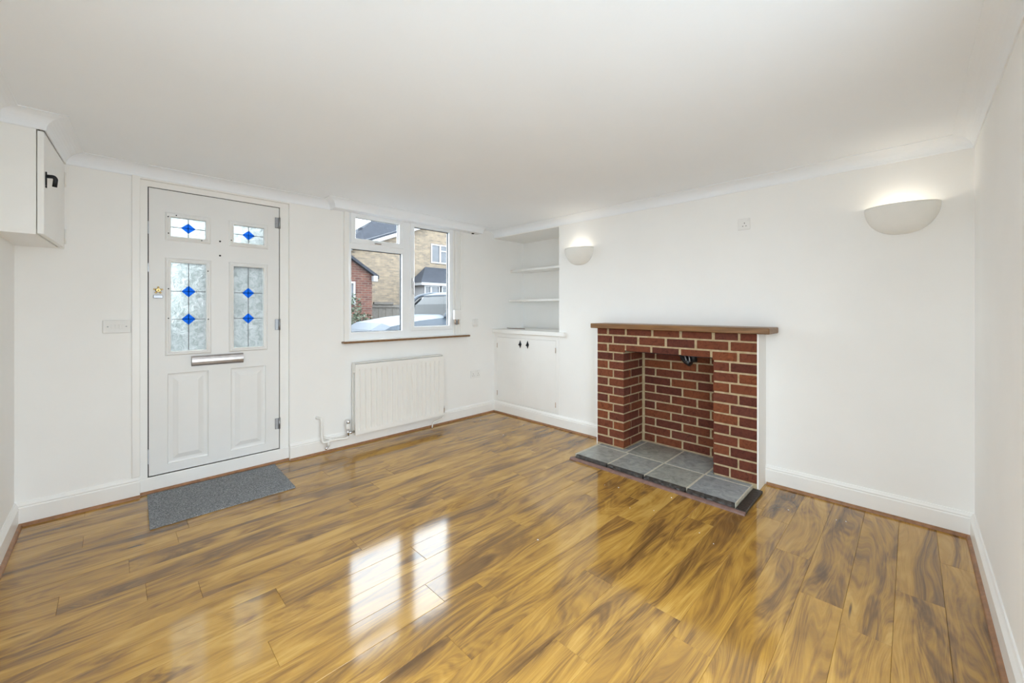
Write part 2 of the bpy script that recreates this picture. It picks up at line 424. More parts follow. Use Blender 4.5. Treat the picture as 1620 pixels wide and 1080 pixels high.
run('trim_5', 'brown quadrant beading from the hearth to the bare corner', 'beading', BD, 'bead_wood', [((0, -2.965, 0), (0, YR, 0), EA, 0, -1)])
run('trim_6', 'brown quadrant beading along the plain wall', 'beading', BD, 'bead_wood', [((0, YR, 0), (-1.78, YR, 0), SO, -1, 0), ((-3.32, YR, 0), (XL, YR, 0), SO, 0, -1)])
run('trim_7', 'brown quadrant beading at the wall beside the corner cupboard', 'beading', BD, 'bead_wood', [((XL, YR, 0), (XL, -3.62, 0), WE, -1, 0), ((XL, -2.58, 0), (XL, 0, 0), WE, 0, -1)])
def cove(p=.088, d=.072):
    pr = [(0, 0), (0, -d), (.006, -d)]
    for k in range(9):
        a = k / 8 * PI / 2
        pr.append((.008 + (p - .014) * (1 - math.cos(a)), -d + .004 + (d - .008) * math.sin(a)))
    return pr + [(p, -.004), (p, 0)]
CV = cove()
CPX, CPF, CPY = -3.603, -3.637, -.62           # corner cupboard: front plane at wall and at far end, length
run('trim_8', 'white coving above the front door', 'coving', CV, 'ceiling_paint', [((CPX, 0, ZC), (-1.99, 0, ZC), NO, -1, 0)])
run('trim_9', 'white coving above the fireplace wall lamps', 'coving', CV, 'ceiling_paint', [((0, 0, ZC), (0, YR, ZC), EA, 0, -1)])
run('trim_10', 'white coving along the plain wall', 'coving', CV, 'ceiling_paint', [((0, YR, ZC), (XL, YR, ZC), SO, -1, -1)])
run('trim_11', 'white coving over the wall behind the corner cupboard', 'coving', CV, 'ceiling_paint', [((XL, YR, ZC), (XL, CPY, ZC), WE, -1, -1)])

# boxed pelmet with its own coving over the window
pel = empty('trim_12', (-1.15, 0, 2.17))
st(pel, 'boxed white pelmet with coving above the window', 'pelmet')
PX0, PX1, PYF = -2.0, -.30, -.12
bx('pelmet_box', 'ceiling_paint', pel, PX0, PX1, PYF, 0, 2.178, ZC)
bm = bmesh.new()
extrude_profile(bm, CV, (PX0, PYF, ZC), (PX1, PYF, ZC), NO, 1, 1)
extrude_profile(bm, CV, (PX1, PYF, ZC), (PX1, 0, ZC), WE, 1, 0)
extrude_profile(bm, CV, (PX0, 0, ZC), (PX0, PYF, ZC), EA, 0, 1)
finish('coving', bm, 'ceiling_paint', pel)
bx('blind_bracket', 'dark_gap', pel, -.39, -.365, -.05, -.03, 2.168, 2.178)

# ------------------------------------------------------------------ front door
door = st(empty('door_1', (-2.81, .03, 0)), 'white panelled front door with blue diamond leaded glass', 'door')
X0, X1, Z0, Z1 = -3.216, -2.409, .114, 2.12
DY = .032
bm = bmesh.new()
plate(bm, DX0, DX1, 0.0, DZ1, -.10, -.03, [(X0 - .006, X1 + .006, Z0 - .006, Z1 + .006)], north(0))
finish('frame', bm, 'trim_paint', door)
bx('threshold', 'trim_paint', door, DX0, DX1, .021, .10, .0, .108, .003)
G = [(-3.103, -2.897, 1.794, 1.938), (-2.729, -2.517, 1.794, 1.938), (-3.103, -2.894, .971, 1.614), (-2.729, -2.521, .971, 1.614)]
PN = [(-3.118, -2.883, .172, .815), (-2.744, -2.506, .172, .815)]
bm = bmesh.new()
plate(bm, X0, X1, Z0, Z1, -.046, 0, [(g[0], g[1], g[2], g[3]) for g in G] + PN, north(DY))
finish('slab', bm, 'door_white', door)
MP = [(0, .0005), (.004, -.009), (.014, -.012), (.030, -.012), (.058, -.002), (.060, -.001)]
for p in PN:
    bm = bmesh.new(); rect_profile(bm, *p, MP, north(DY)); rect_profile(bm, *p, [(0, -.045), (.001, -.0451)], north(DY))
    finish('panel', bm, 'door_white', door)
MG = [(-.028, 0), (-.026, .006), (-.018, .011), (-.010, .010), (-.006, .013), (.002, .012), (.004, .004), (.004, -.02), (-.001, -.02)]
for gi, g in enumerate(G):
    f = ring('glazing_frame', 'door_white', door, *g, MG, north(DY))
    bx('glass', 'obscure_glass', f, g[0], g[1], DY + .018, DY + .024, g[2], g[3])
    cx = (g[0] + g[1]) / 2; top = gi < 2
    zs = [(g[2] + g[3]) / 2] if top else [1.405, 1.202]
    bm = bmesh.new()
    yl0, yl1 = DY + .0135, DY + .0178
    box(bm, cx - .0022, cx + .0022, yl0, yl1, g[2], g[3])
    for z in zs: box(bm, g[0], g[1], yl0, yl1, z - .0022, z + .0022)
    finish('lead_strip', bm, 'lead_came', f)
    for z in zs:
        hw, hh = (.043, .037) if top else (.041, .042)
        bm = bmesh.new()
        fr = [bm.verts.new((cx + a * hw, DY + .0125, z + b_ * hh)) for a, b_ in ((1, 0), (0, 1), (-1, 0), (0, -1))]
        bk = [bm.verts.new((cx + a * hw, DY + .0172, z + b_ * hh)) for a, b_ in ((1, 0), (0, 1), (-1, 0), (0, -1))]
        bm.faces.new(fr); bm.faces.new(bk[::-1])
        for k in range(4): bm.faces.new([fr[k], bk[k], bk[(k + 1) % 4], fr[(k + 1) % 4]])
        dm = finish('blue_diamond', bm, 'blue_glass', f); dm['label'] = 'bright blue glass diamond'
for z in (1.995, 1.148, .322):
    h = bx('hinge', 'steel', door, -2.440, -2.4135, DY - .006, DY, z - .044, z + .044, .002)
    bm = bmesh.new(); tube(bm, [(-2.4065, DY - .004, z - .046), (-2.4065, DY - .004, z + .046)], .0075, 12)
    finish('hinge_pin', bm, 'steel', h, True)
    h['label'] = 'grey metal hinge'
for z0, z1 in ((1.80, 1.885), (1.535, 1.595), (.20, .30)):
    bx('strike_plate', 'steel', door, -3.2205, -3.2165, DY - .004, DY + .012, z0, z1)
# black strip filling the gap round the slab, in place of its shade
bm = bmesh.new()
plate(bm, X0 - .006, X1 + .006, Z0 - .006, Z1 + .006, -.030, -.012, [(X0, X1, Z0, Z1)], north(DY))
finish('gap_shade_strip', bm, 'seal_black', door)
# letter box
lb = empty('letterbox', (-2.82, DY, .89)); lb.parent = door; lb.matrix_parent_inverse = world_of(door).inverted()
bm = bmesh.new()
prof = [(0, -.036), (.012, -.036), (.020, -.026), (.024, -.008), (.024, .012), (.020, .028), (.012, .036), (0, .036)]
extrude_profile(bm, prof, (-2.983, DY, .893), (-2.663, DY, .893), NO)
finish('flap', bm, 'satin_nickel', lb)
bx('flap_plate', 'satin_nickel', lb, -2.985, -2.661, DY - .006, DY, .853, .932, .002)
# lock remains
lk = empty('lock', (-3.168, DY, 1.40)); lk.parent = door; lk.matrix_parent_inverse = world_of(door).inverted()
bx('lock_plate', 'steel', lk, -3.193, -3.143, DY - .010, DY, 1.352, 1.374, .002)
lt('lock_cylinder', 'brass', lk, [(.014, 0), (.014, -.016), (.010, -.020), (.004, -.014)], (-3.167, DY, 1.408), 'y')
bm = bmesh.new()
for k in range(5):
    a = PI / 2 + k * 2 * PI / 5
    lathe(bm, [(.006, 0), (.006, -.006), (.004, -.008)], (-3.167 + .021 * math.cos(a), DY, 1.408 + .021 * math.sin(a)), 'y', 10)
finish('fixing_lug', bm, 'brass', lk, True)
for (x, z, r) in ((-2.812, 1.794, .0065), (-2.812, 1.685, .0065)):
    lt('bolt_hole', 'dark_gap', door, [(r, 0), (r, -.002), (r * .6, -.003)], (x, DY, z), 'y', 12)
def screw(x, z): lt('screw_hole', 'dark_gap', door, [(.0042, 0), (.0042, -.0015), (.002, -.002)], (x, DY - .0125, z), 'y', 8)
for x, z in ((-3.07, 1.948), (-3.115, 1.932), (-3.113, 1.815), (-2.925, 1.785), (-2.742, 1.81), (-3.113, 1.21), (-2.886, 1.20), (-3.113, 1.42), (-2.888, 1.56)): screw(x, z)
# casing strip left of the door
cs = bx('trim_13', 'trim_paint', None, -3.303, DX0, -.014, 0, .137, 2.178, .003)
st(cs, 'narrow white casing strip between light switch and front door', 'door casing')

# ------------------------------------------------------------------ window
win = st(empty('window_1', (-1.24, 0, .98)), 'white plastic window looking onto the street', 'window')
FY = north(0)
def wring(name, parent, u0, u1, v0, v1, w0, w1, wid, mat='upvc', bev=.006):
    return ring(name, mat, parent, u0, u1, v0, v1, [(0, w0), (0, w1 - bev), (bev, w1), (wid - bev, w1), (wid, w1 - bev), (wid, w0)], FY)
bm = bmesh.new()
plate(bm, -1.845, -.64, .985, 2.2, -.05, .004, [(-1.815, -1.285, 1.058, 1.846), (-1.825, -1.275, 1.905, 2.19), (-1.192, -.655, 1.052, 2.19)], FY)
finish('frame', bm, 'upvc', win)
sash = wring('fanlight_sash', win, -1.826, -1.273, 1.895, 2.192, -.04, .018, .050)
bx('glass', 'pane_glass', sash, -1.78, -1.32, .028, .032, 1.94, 2.15)
wring('glazing_seal', sash, -1.782, -1.317, 1.939, 2.148, -.028, -.012, .006, 'seal_black', .001)
h = bx('handle', 'chrome', sash, -1.595, -1.525, -.034, -.018, 1.908, 1.922, .004)
bx('glass', 'pane_glass', win, -1.83, -1.27, .040, .044, 1.045, 1.86)
wring('glazing_seal', win, -1.817, -1.283, 1.056, 1.848, -.040, -.022, .007, 'seal_black', .001)
sash = wring('casement_sash', win, -1.196, -.652, 1.048, 2.192, -.04, .018, .048)
bx('glass', 'pane_glass', sash, -1.155, -.695, .028, .032, 1.09, 2.15)
wring('glazing_seal', sash, -1.150, -.698, 1.094, 2.146, -.028, -.012, .006, 'seal_black', .001)
hd = bx('handle', 'chrome', sash, -1.184, -1.166, -.030, -.018, 1.50, 1.60, .003)
bx('handle_lever', 'chrome', hd, -1.180, -1.168, -.050, -.036, 1.43, 1.565, .004)
bx('handle_neck', 'chrome', hd, -1.181, -1.167, -.044, -.030, 1.545, 1.567, .002)
bx('side_casing', 'trim_paint', win, -1.888, -1.845, -.034, 0, .985, 2.178, .003)
bx('side_casing', 'trim_paint', win, -.640, -.505, -.008, .03, .985, 2.2, .002)
bx('side_casing', 'trim_paint', win, -.545, -.505, -.022, -.008, .985, 2.178, .002)
bx('sill_board', 'trim_paint', win, -1.89, -.45, -.045, 0, .977, .988, .002)
sb = bx('sill', 'mantel_wood', win, -1.905, -.432, -.062, 0, .960, .9765, .003); sb['label'] = 'brown wooden window sill'
tr = empty('cable_trunking', (-.60, -.01, .99))
tag(tr, 'white vertical cable trunking with small box beside the window', 'cable trunking')
bx('trunk', 'white_plastic', tr, -.625, -.578, -.034, -.009, .989, 2.177, .003)
bx('junction_box', 'white_plastic', tr, -.668, -.57, -.070, -.034, 1.160, 1.268, .006)
for dx in (-.645, -.600):
    tb('cable_gland', 'copper', tr, [(dx, -.052, 1.162), (dx, -.052, 1.105)], .009, 10)
bx('bracket', 'steel', tr, -.628, -.616, -.056, -.034, 1.10, 1.15)

# unseen glazed side door, added to let more daylight into the room
w2 = st(empty('added_side_door', (XL, -3.07, .02)), 'unseen white glazed side door added for extra daylight', 'window')
bm = bmesh.new()
plate(bm, -3.6, -2.6, .02, 2.1, -.08, -.02, [(-3.55, -2.65, .08, 2.05)], lambda u, v, w: (XL + w, u, v))
finish('frame', bm, 'upvc', w2)
bx('glass', 'pane_glass', w2, XL - .055, XL - .05, -3.56, -2.64, .07, 2.06)
w3 = st(empty('added_garden_doors', (-2.5, YR, .02)), 'unseen wide white glazed garden doors added to brighten the room', 'window')  # unseen garden doors, added as a further source of daylight
bm = bmesh.new()
plate(bm, -3.3, -1.8, .02, 2.1, -.08, -.02, [(-3.25, -2.575, .08, 2.05), (-2.525, -1.85, .08, 2.05)], lambda u, v, w: (u, YR + w, v))
finish('frame', bm, 'upvc', w3)
for a, b_ in ((-3.26, -2.565), (-2.535, -1.84)): bx('glass', 'pane_glass', w3, a, b_, YR - .055, YR - .05, .07, 2.06)

# ------------------------------------------------------------------ radiator
rad = tag(empty('radiator', (-1.33, -.06, .12)), 'white ribbed panel radiator on the wall below the window', 'radiator')
RX0, RX1, RZ0, RZ1, RF = -1.818, -.838, .118, .768, -.105
def fluted(name, yf, yb, sgn):
    bm = bmesh.new(); n = 17; pitch = (RX1 - RX0 - .05) / n
    xs = [(RX0, 0)]
    for k in range(n):
        a = RX0 + .025 + k * pitch
        xs += [(a + pitch * .05, 0), (a + pitch * .16, 1), (a + pitch * .30, 1), (a + pitch * .41, 0)]
    xs += [(RX1, 0)]
    dep = .017 * sgn
    zs = [(RZ0, 0), (RZ0 + .035, 0), (RZ0 + .062, 1), (RZ1 - .075, 1), (RZ1 - .045, 0), (RZ1, 0)]
    grid = [[bm.verts.new((x, yf + dep * g * q, z)) for x, g in xs] for z, q in zs]
    for a, b_ in zip(grid, grid[1:]):
        for k in range(len(xs) - 1): bm.faces.new([a[k], a[k + 1], b_[k + 1], b_[k]])
    back = [bm.verts.new(p) for p in ((RX0, yb, RZ0), (RX1, yb, RZ0), (RX1, yb, RZ1), (RX0, yb, RZ1))]
    bm.faces.new(back)
    bm.faces.new(grid[0] + [back[1], back[0]]); bm.faces.new(grid[-1] + [back[2], back[3]])
    bm.faces.new([r[0] for r in grid] + [back[3], back[0]]); bm.faces.new([r[-1] for r in grid] + [back[2], back[1]])
    return finish(name, bm, 'radiator_enamel', rad)
fluted('front_panel', RF, RF + .021, 1)
fluted('back_panel', -.054, -.032, 1)
bx('top_grille', 'radiator_enamel', rad, RX0, RX1, -.093, -.03, .772, .779, .002)
bx('side_cover', 'radiator_enamel', rad, RX0 - .001, RX0 + .003, -.083, -.055, .69, .775)
bx('side_cover', 'radiator_enamel', rad, RX1 - .003, RX1 + .001, -.083, -.055, .69, .775)
bm = bmesh.new()
for k in range(16):
    x = RX0 + .06 + k * .0573
    box(bm, x, x + .03, -.083, -.056, RZ0 + .05, .70)
fins = finish('convector_fins', bm, 'radiator_enamel', rad); fins['kind'] = 'stuff'
for x in (RX0 + .12, RX1 - .12): bx('wall_bracket', 'radiator_enamel', rad, x, x + .03, -.034, 0, .2, .7)
# thermostatic valve, lockshield and tails
VX, VY = -1.872, -.069
v = lt('thermostatic_valve', 'white_plastic', rad, [(.013, 0), (.018, .006), (.020, .03), (.018, .05), (.014, .056)], (VX, VY, .178))
lt('valve_cap', 'chrome', v, [(.018, 0), (.019, .004), (.019, .022), (.016, .026)], (VX, VY, .234))
bm = bmesh.new(); tube(bm, [(VX, VY, .12), (VX, VY, .178)], .011, 12); tube(bm, [(VX, VY, .145), (RX0 + .005, VY, .145)], .010, 12)
finish('valve_body', bm, 'chrome', v, True)
lt('valve_nut', 'chrome', v, [(.014, 0), (.014, .014)], (VX + .018, VY, .145), 'x', 8)
v2 = lt('lockshield_valve', 'chrome', rad, [(.010, 0), (.011, .05), (.009, .075)], (RX1 + .022, VY, .14))
bm = bmesh.new(); tube(bm, [(RX1 - .01, VY, .16), (RX1 + .022, VY, .16)], .008, 10); tube(bm, smooth_path([(RX1 + .022, VY, .145), (RX1 + .020, VY, .083), (RX1 - .06, VY - .01, .07), (RX1 - .115, VY + .01, .055), (RX1 - .12, VY + .01, .0)], .03), .0075, 10)
finish('valve_tail', bm, 'radiator_enamel', v2, True)
pp = tag(empty('heating_pipe', (-2.09, -.05, .1)), 'white looped heating pipe rising from the skirting left of the radiator', 'pipe')
tb('riser', 'radiator_enamel', pp, [(-2.125, -.002, .318), (-2.097, -.045, .318), (-2.095, -.062, .10), (-2.0, -.066, .108), (-1.873, -.069, .098), (VX, VY, .13)], .0105, 12, .03)
tb('branch', 'radiator_enamel', pp, [(-2.09, -.022, .148), (-2.0, -.06, .108)], .0095, 10)
dc = tb('drain_cock', 'radiator_enamel', pp, [(-2.045, -.064, .104), (-2.045, -.066, .062)], .010, 10)
tb('drain_spout', 'chrome', dc, [(-2.045, -.066, .066), (-2.072, -.078, .048)], .009, 10)

# ------------------------------------------------------------------ switches, sockets, sensor
sw = tag(empty('light_switch', (-3.371, 0, 1.16)), 'pale grey light switch plate on the wall beside the front door', 'light switch')
bx('plate', 'switch_plastic', sw, -3.440, -3.306, -.010, 0, 1.117, 1.203, .003)
for k in range(3): bx('rocker', 'switch_plastic', sw, -3.401 + k * .019, -3.384 + k * .019, -.014, -.009, 1.146, 1.174, .001)
for x in (-3.416, -3.329): lt('screw', 'steel', sw, [(.004, 0), (.004, -.0015), (.002, -.002)], (x, -.010, 1.16), 'y', 8)
so = tag(empty('wall_socket', (-.31, 0, .5)), 'white double power socket low on the wall right of the radiator', 'socket')
bx('plate', 'white_plastic', so, -.383, -.237, -.012, 0, .455, .545, .003)
def holes(par, mp, u, v, d=1.):
    for du, dv, w, h in ((0, .013, .004, .009), (-.011, -.009, .007, .004), (.011, -.009, .007, .004)):
        bm = bmesh.new(); pts = [mp(u + du + a * w / 1, v + dv + b_ * h / 1, c) for c in (0, .0012) for a, b_ in ((-.5, -.5), (.5, -.5), (.5, .5), (-.5, .5))]
        vv = [bm.verts.new(p) for p in pts]; bm.faces.new(vv[:4]); bm.faces.new(vv[4:])
        for k in range(4): bm.faces.new([vv[k], vv[(k + 1) % 4], vv[4 + (k + 1) % 4], vv[4 + k]])
        finish('pin_hole', bm, 'dark_gap', par)
for u in (-.349, -.271): holes(so, north(-.012), u, .492)
for x in (-.352, -.275): bx('switch', 'white_plastic', so, x - .006, x + .012, -.016, -.011, .520, .538, .001)
s2 = tag(empty('wall_socket', (0, -2.814, 1.92)), 'white single power socket high on the wall above the mantel', 'socket')
bx('plate', 'white_plastic', s2, -.012, 0, -2.857, -2.771, 1.877, 1.963, .003)
holes(s2, east(-.012), -2.818, 1.913)
bx('switch', 'white_plastic', s2, -.016, -.011, -2.848, -2.832, 1.942, 1.957, .001)
se = tag(empty('wall_sensor', (-.30, 0, 1.12)), 'small white sensor box on the wall right of the window', 'sensor')
bx('body', 'white_plastic', se, -.352, -.285, -.030, 0, 1.075, 1.160, .006, 2)
bx('cover', 'white_plastic', se, -.340, -.297, -.036, -.030, 1.090, 1.146, .002)

# ------------------------------------------------------------------ high corner cupboard
cc = tag(empty('corner_cupboard', (-3.72, -.3, 1.65)), 'white boxed cupboard high in the corner left of the front door', 'cupboard')
TH = .026
def quad_box(bm, pts, z0, z1):
    a = [bm.verts.new((x, y, z0)) for x, y in pts]; b_ = [bm.verts.new((x, y, z1)) for x, y in pts]
    bm.faces.new(a[::-1]); bm.faces.new(b_); n = len(pts)
    for k in range(n): bm.faces.new([a[k], a[(k + 1) % n], b_[(k + 1) % n], b_[k]])
bm = bmesh.new(); quad_box(bm, [(XL, 0), (CPX - TH, 0), (CPF - TH, CPY), (XL, CPY)], 1.648, ZC)
box(bm, CPX - TH - .002, CPX - .002, -.028, 0, 1.648, 2.175)
finish('carcass', bm, 'trim_paint', cc)
bm = bmesh.new(); quad_box(bm, [(CPX - TH + .003, -.030), (CPX, -.030), (CPF, CPY), (CPF - TH + .003, CPY)], 1.652, 2.168)
bmesh.ops.bevel(bm, geom=list(bm.edges), offset=.002, segments=1, affect='EDGES')
cdoor = finish('door', bm, 'trim_paint', cc)
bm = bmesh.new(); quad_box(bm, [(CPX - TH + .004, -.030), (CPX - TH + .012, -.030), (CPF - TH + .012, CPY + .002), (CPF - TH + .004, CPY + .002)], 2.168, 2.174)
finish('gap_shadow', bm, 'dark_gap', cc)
bm = bmesh.new()
dcp = Vector((CPF - CPX, CPY, 0)).normalized()
extrude_profile(bm, CV, (CPX, 0, ZC), (CPF, CPY, ZC), (1, 0, 0), -1, 1)
extrude_profile(bm, CV, (CPF, CPY, ZC), (XL, CPY, ZC), NO, 1, -1)
finish('coving', bm, 'ceiling_paint', cc)
for z in (2.07, 1.72):
    bm = bmesh.new(); tube(bm, [(CPX + .004, -.029, z - .045), (CPX + .004, -.029, z + .045)], .004, 8); finish('hinge', bm, 'trim_paint', cdoor, True)
def cup_at(t): return CPX + (CPF - CPX) * (t / CPY)
ly = -.585; lx = cup_at(ly)
lat = empty('latch', (lx, ly, 1.93)); lat.parent = cdoor; lat.matrix_parent_inverse = world_of(cdoor).inverted()
bm = bmesh.new()
for i, (z0, z1, w) in enumerate(((1.893, 1.905, .007), (1.905, 1.955, .010), (1.955, 1.975, .006))): box(bm, lx - .001, lx + .005, ly - w, ly + w, z0, z1, .002)
finish('latch_plate', bm, 'black_iron', lat)
bm = bmesh.new(); tube(bm, smooth_path([(lx, ly, 1.952), (lx + .028, ly, 1.955), (lx + .034, ly + .004, 1.945), (lx + .030, ly + .008, 1.905)], .008), [.008] * 14 if False else .009, 10)
finish('latch_handle', bm, 'black_iron', lat, True)

# ------------------------------------------------------------------ alcove: worktop, shelves, cupboard
ac = tag(empty('alcove_cupboard', (0, -.52, .14)), 'white two-door built-in cupboard below the alcove shelves', 'cupboard')
bm = bmesh.new()
plate(bm, AY, 0, .137, .985, -.02, .002, [(-.992, -.058, .150, .935)], east(0))
finish('face_frame', bm, 'trim_paint', ac)
for a, b_, hy, hk, inn in ((-.5247, -.059, -.062, -.459, 1), (-.991, -.5253, -.988, -.577, -1)):
    d = bx('door', 'trim_paint', ac, -.003, .018, a, b_, .152, .933, .0015)
    for z in (.83, .24):
        bm = bmesh.new(); tube(bm, [(-.005, hy, z - .028), (-.005, hy, z + .028)], .004, 8); finish('hinge', bm, 'copper', d, True)
    k = empty('handle', (-.003, hk, .866)); k.parent = d; k.matrix_parent_inverse = world_of(d).inverted()
    bm = bmesh.new()
    pts = []
    for q in range(12):
        t = 2 * PI * q / 12; r = 1 + .25 * math.cos(4 * t)
        pts.append((hk + .016 * math.sin(t) * r, .866 + .036 * math.cos(t) * r))
    a_ = [bm.verts.new((-.003, y, z)) for y, z in pts]; b2 = [bm.verts.new((-.008, y, z)) for y, z in pts]
    bm.faces.new(a_); bm.faces.new(b2)
    for q in range(12): bm.faces.new([a_[q], a_[(q + 1) % 12], b2[(q + 1) % 12], b2[q]])
    finish('handle_plate', bm, 'black_iron', k)
    bm = bmesh.new(); lathe(bm, [(.009, 0), (.010, -.012), (.007, -.022), (.002, -.025)], (-.008, hk, .862), 'x', 12); finish('handle_knob', bm, 'black_iron', k, True)
bm = bmesh.new(); box(bm, .0, .5, AY + .002, -.002, .989, 1.030); box(bm, -.035, .0, -1.125, -.002, .985, 1.030, .003)
tag(finish('worktop', bm, 'trim_paint'), 'white painted worktop over the alcove cupboard', 'worktop')
for z, lab in ((1.762, 'upper white shelf in the alcove'), (1.375, 'lower white shelf in the alcove')):
    tag(bx('alcove_shelf', 'trim_paint', None, .285 if z > 1.5 else .255, AX - .001, AY + .001, -.001, z, z + .026, .002), lab, 'shelf', 'alcove shelves')
tag(tb('loose_cable', 'bead_purple', None, [(.20, -.03, 1.036), (.16, -.12, 1.036), (.22, -.26, 1.036), (.20, -.34, 1.036)], .004, 8, .05), 'thin loose cable lying on the alcove worktop', 'cable')

# ------------------------------------------------------------------ wall lamps
def wall_lamp(yc, label):
    t = tag(empty('wall_lamp', (0, yc, 1.725)), label, 'wall lamp', 'half-bowl wall uplighters')
    bm = bmesh.new(); nu, nv = 28, 14
    def surf(a, p, h, zr):
        rows = []
        for j in range(nv + 1):
            q = j / nv * PI / 2 * .985
            row = []
            for i in range(nu + 1):
                th = PI * i / nu
                k = math.cos(q) ** .85
                row.append(bm.verts.new((-p * math.sin(th) * k - .001, yc + a * math.cos(th) * k, zr - h * math.sin(q))))
            rows.append(row)
        return rows
    o = surf(.168, .125, .172, 1.902); n_ = surf(.161, .118, .162, 1.902)
    for rows in (o, n_):
        for A_, B_ in zip(rows, rows[1:]):
            for k in range(nu): bm.faces.new([A_[k], A_[k + 1], B_[k + 1], B_[k]])
    for k in range(nu): bm.faces.new([o[0][k], o[0][k + 1], n_[0][k + 1], n_[0][k]])
    finish('bowl', bm, 'lamp_plaster', t, True)
    bx('back_plate', 'white_plastic', t, -.008, 0, yc - .05, yc + .05, 1.78, 1.87, .002)
    bm = bmesh.new(); lathe(bm, [(.012, 0), (.014, .02), (.026, .045), (.026, .06), (.012, .08), (.003, .084)], (-.055, yc, 1.79)); finish('bulb', bm, 'bulb_glass', t, True)
    l = bpy.data.lights.new('bulb_light', 'POINT'); l.energy = LAMP_W; l.color = (1., .9, .76); l.shadow_soft_size = .03
    lo = bpy.data.objects.new('bulb_light', l); C.objects.link(lo); lo.parent = t; lo.matrix_parent_inverse = world_of(t).inverted(); lo.location = (-.078, yc, 1.872)
wall_lamp(-1.305, 'white half-bowl wall lamp beside the alcove')
wall_lamp(-3.667, 'white half-bowl wall lamp near the bare corner')

# ------------------------------------------------------------------ fireplace
fp = tag(empty('fireplace', (-.1, -2.3, 0)), 'red brick fireplace with pale mortar and open grate', 'fireplace')
FX, BK = -.20, .153                    # brick face and back of the opening
FY0, FY1 = -2.946, -1.643              # sides
OY0, OY1 = -2.657, -1.915              # opening
HZ, CH, TOPZ, LZ = .04, .077, 1.103, .908
bm = bmesh.new()
e1 = lambda x: east(x)
plate(bm, FY0, FY1, .0, TOPZ, -.202, -.004, [(OY0 - .006, OY1 + .006, .0, LZ + .004)], east(FX))
box(bm, BK + .004, BK + .03, OY0 - .03, OY1 + .03, 0, 1.6)                # back
box(bm, FX + .19, BK + .004, OY1 + .004, OY1 + .02, 0, 1.049)
box(bm, FX + .19, BK + .004, OY0 - .02, OY0 - .004, 0, 1.049)
finish('mortar', bm, 'mortar', fp)
bm = bmesh.new(); plate(bm, OY0 - .02, OY1 + .02, 1.04, 1.6, 0, .012, [], east(.134)); box(bm, .122, BK + .01, OY0 - .02, OY0 - .004, 1.04, 1.6); box(bm, .122, BK + .01, OY1 + .004, OY1 + .02, 1.04, 1.6); box(bm, .122, BK + .01, OY0 - .02, OY1 + .02, 1.58, 1.6); finish('flue_throat', bm, 'mortar_soot', fp)
sd = bx('painted_side', 'wall_paint', fp, FX + .002, 0, FY0 - .010, FY0, 0, TOPZ); sd['label'] = 'white painted side of the chimney breast'
bx('painted_side', 'wall_paint', fp, FX + .002, 0, FY1, FY1 + .008, 0, TOPZ)
ck = {}
def brick_mesh(dx, dy, dz):
    k = (round(dx, 3), round(dy, 3), round(dz, 3))
    if k not in ck:
        bm = bmesh.new(); box(bm, -k[0] / 2, k[0] / 2, -k[1] / 2, k[1] / 2, -k[2] / 2, k[2] / 2, .003)
        me = bpy.data.meshes.new('brick'); bmesh.ops.recalc_face_normals(bm, faces=bm.faces); bm.to_mesh(me); bm.free(); me.materials.append(M['brick_red']); ck[k] = me
    return ck[k]
FPI = world_of(fp).inverted()
def brick(x0, x1, y0, y1, z0, z1, ax=0):
    x0, x1 = min(x0, x1), max(x0, x1); y0, y1 = min(y0, y1), max(y0, y1)
    me = brick_mesh(x1 - x0, y1 - y0, z1 - z0)
    o = bpy.data.objects.new('brick', me); C.objects.link(o); o.parent = fp; o.matrix_parent_inverse = FPI
    j = random.uniform(-.0012, .0012)
    o.location = ((x0 + x1) / 2 + (j if ax == 0 else 0), (y0 + y1) / 2 + (j if ax == 1 else 0), (z0 + z1) / 2 + random.uniform(-.0008, .0008))
    o.rotation_euler = (random.uniform(-.004, .004) if ax == 0 else 0, 0, 0)
J = .0075
FB = FX + .014                                  # bricks are slips proud of the mortar, deep enough to show their edge
def zc(i): return HZ + CH * i + J * .9, HZ + CH * (i + 1) - J * .9
A1L = [(FY1, -1.803), (-1.815, OY1)]; A2L = [(FY1, -1.751), (-1.769, OY1)]
A1R = [(OY0, -2.822), (-2.834, FY0)]; A2R = [(OY0, -2.766), (-2.777, FY0)]
for i in range(11):
    z0, z1 = zc(i)
    L_, R_ = (A1L, A2R) if i % 2 == 0 else (A2L, A1R)
    for k, (a, b_) in enumerate(L_):
        brick(FX, FB + (.0 if k == 0 else .086), a, b_ + (0 if k == 0 else .0), z0, z1)      # corner bricks return into the opening
    for k, (a, b_) in enumerate(R_): brick(FX, FB + (.0 if k else .086), a, b_, z0, z1)
z0, z1 = zc(11)
for a, b_ in ((FY1, -1.743), (-1.763, -1.923)): brick(FX, FB, a, b_, z0, z1)
for a, b_ in ((-1.937, -2.159), (-2.177, -2.397), (-2.416, -2.634)): brick(FX, FB + .09, a, b_, LZ, z1)
for a, b_ in ((-2.651, -2.818), (-2.835, FY0)): brick(FX, FB, a, b_, z0, z1)
z0, z1 = zc(12)
for a, b_ in ((FY1, -1.797), (-1.813, -2.040), (-2.060, -2.283), (-2.303, -2.520), (-2.539, -2.760), (-2.777, FY0)): brick(FX, FB, a, b_, z0, z1)
for a, b_ in ((FY1, -1.743), (-1.764, -1.923), (-1.942, -2.167), (-2.186, -2.402), (-2.424, -2.646), (-2.668, -2.825), (-2.841, FY0)): brick(FX, FB, a, b_, HZ + CH * 13 + J * .9, TOPZ - .003)
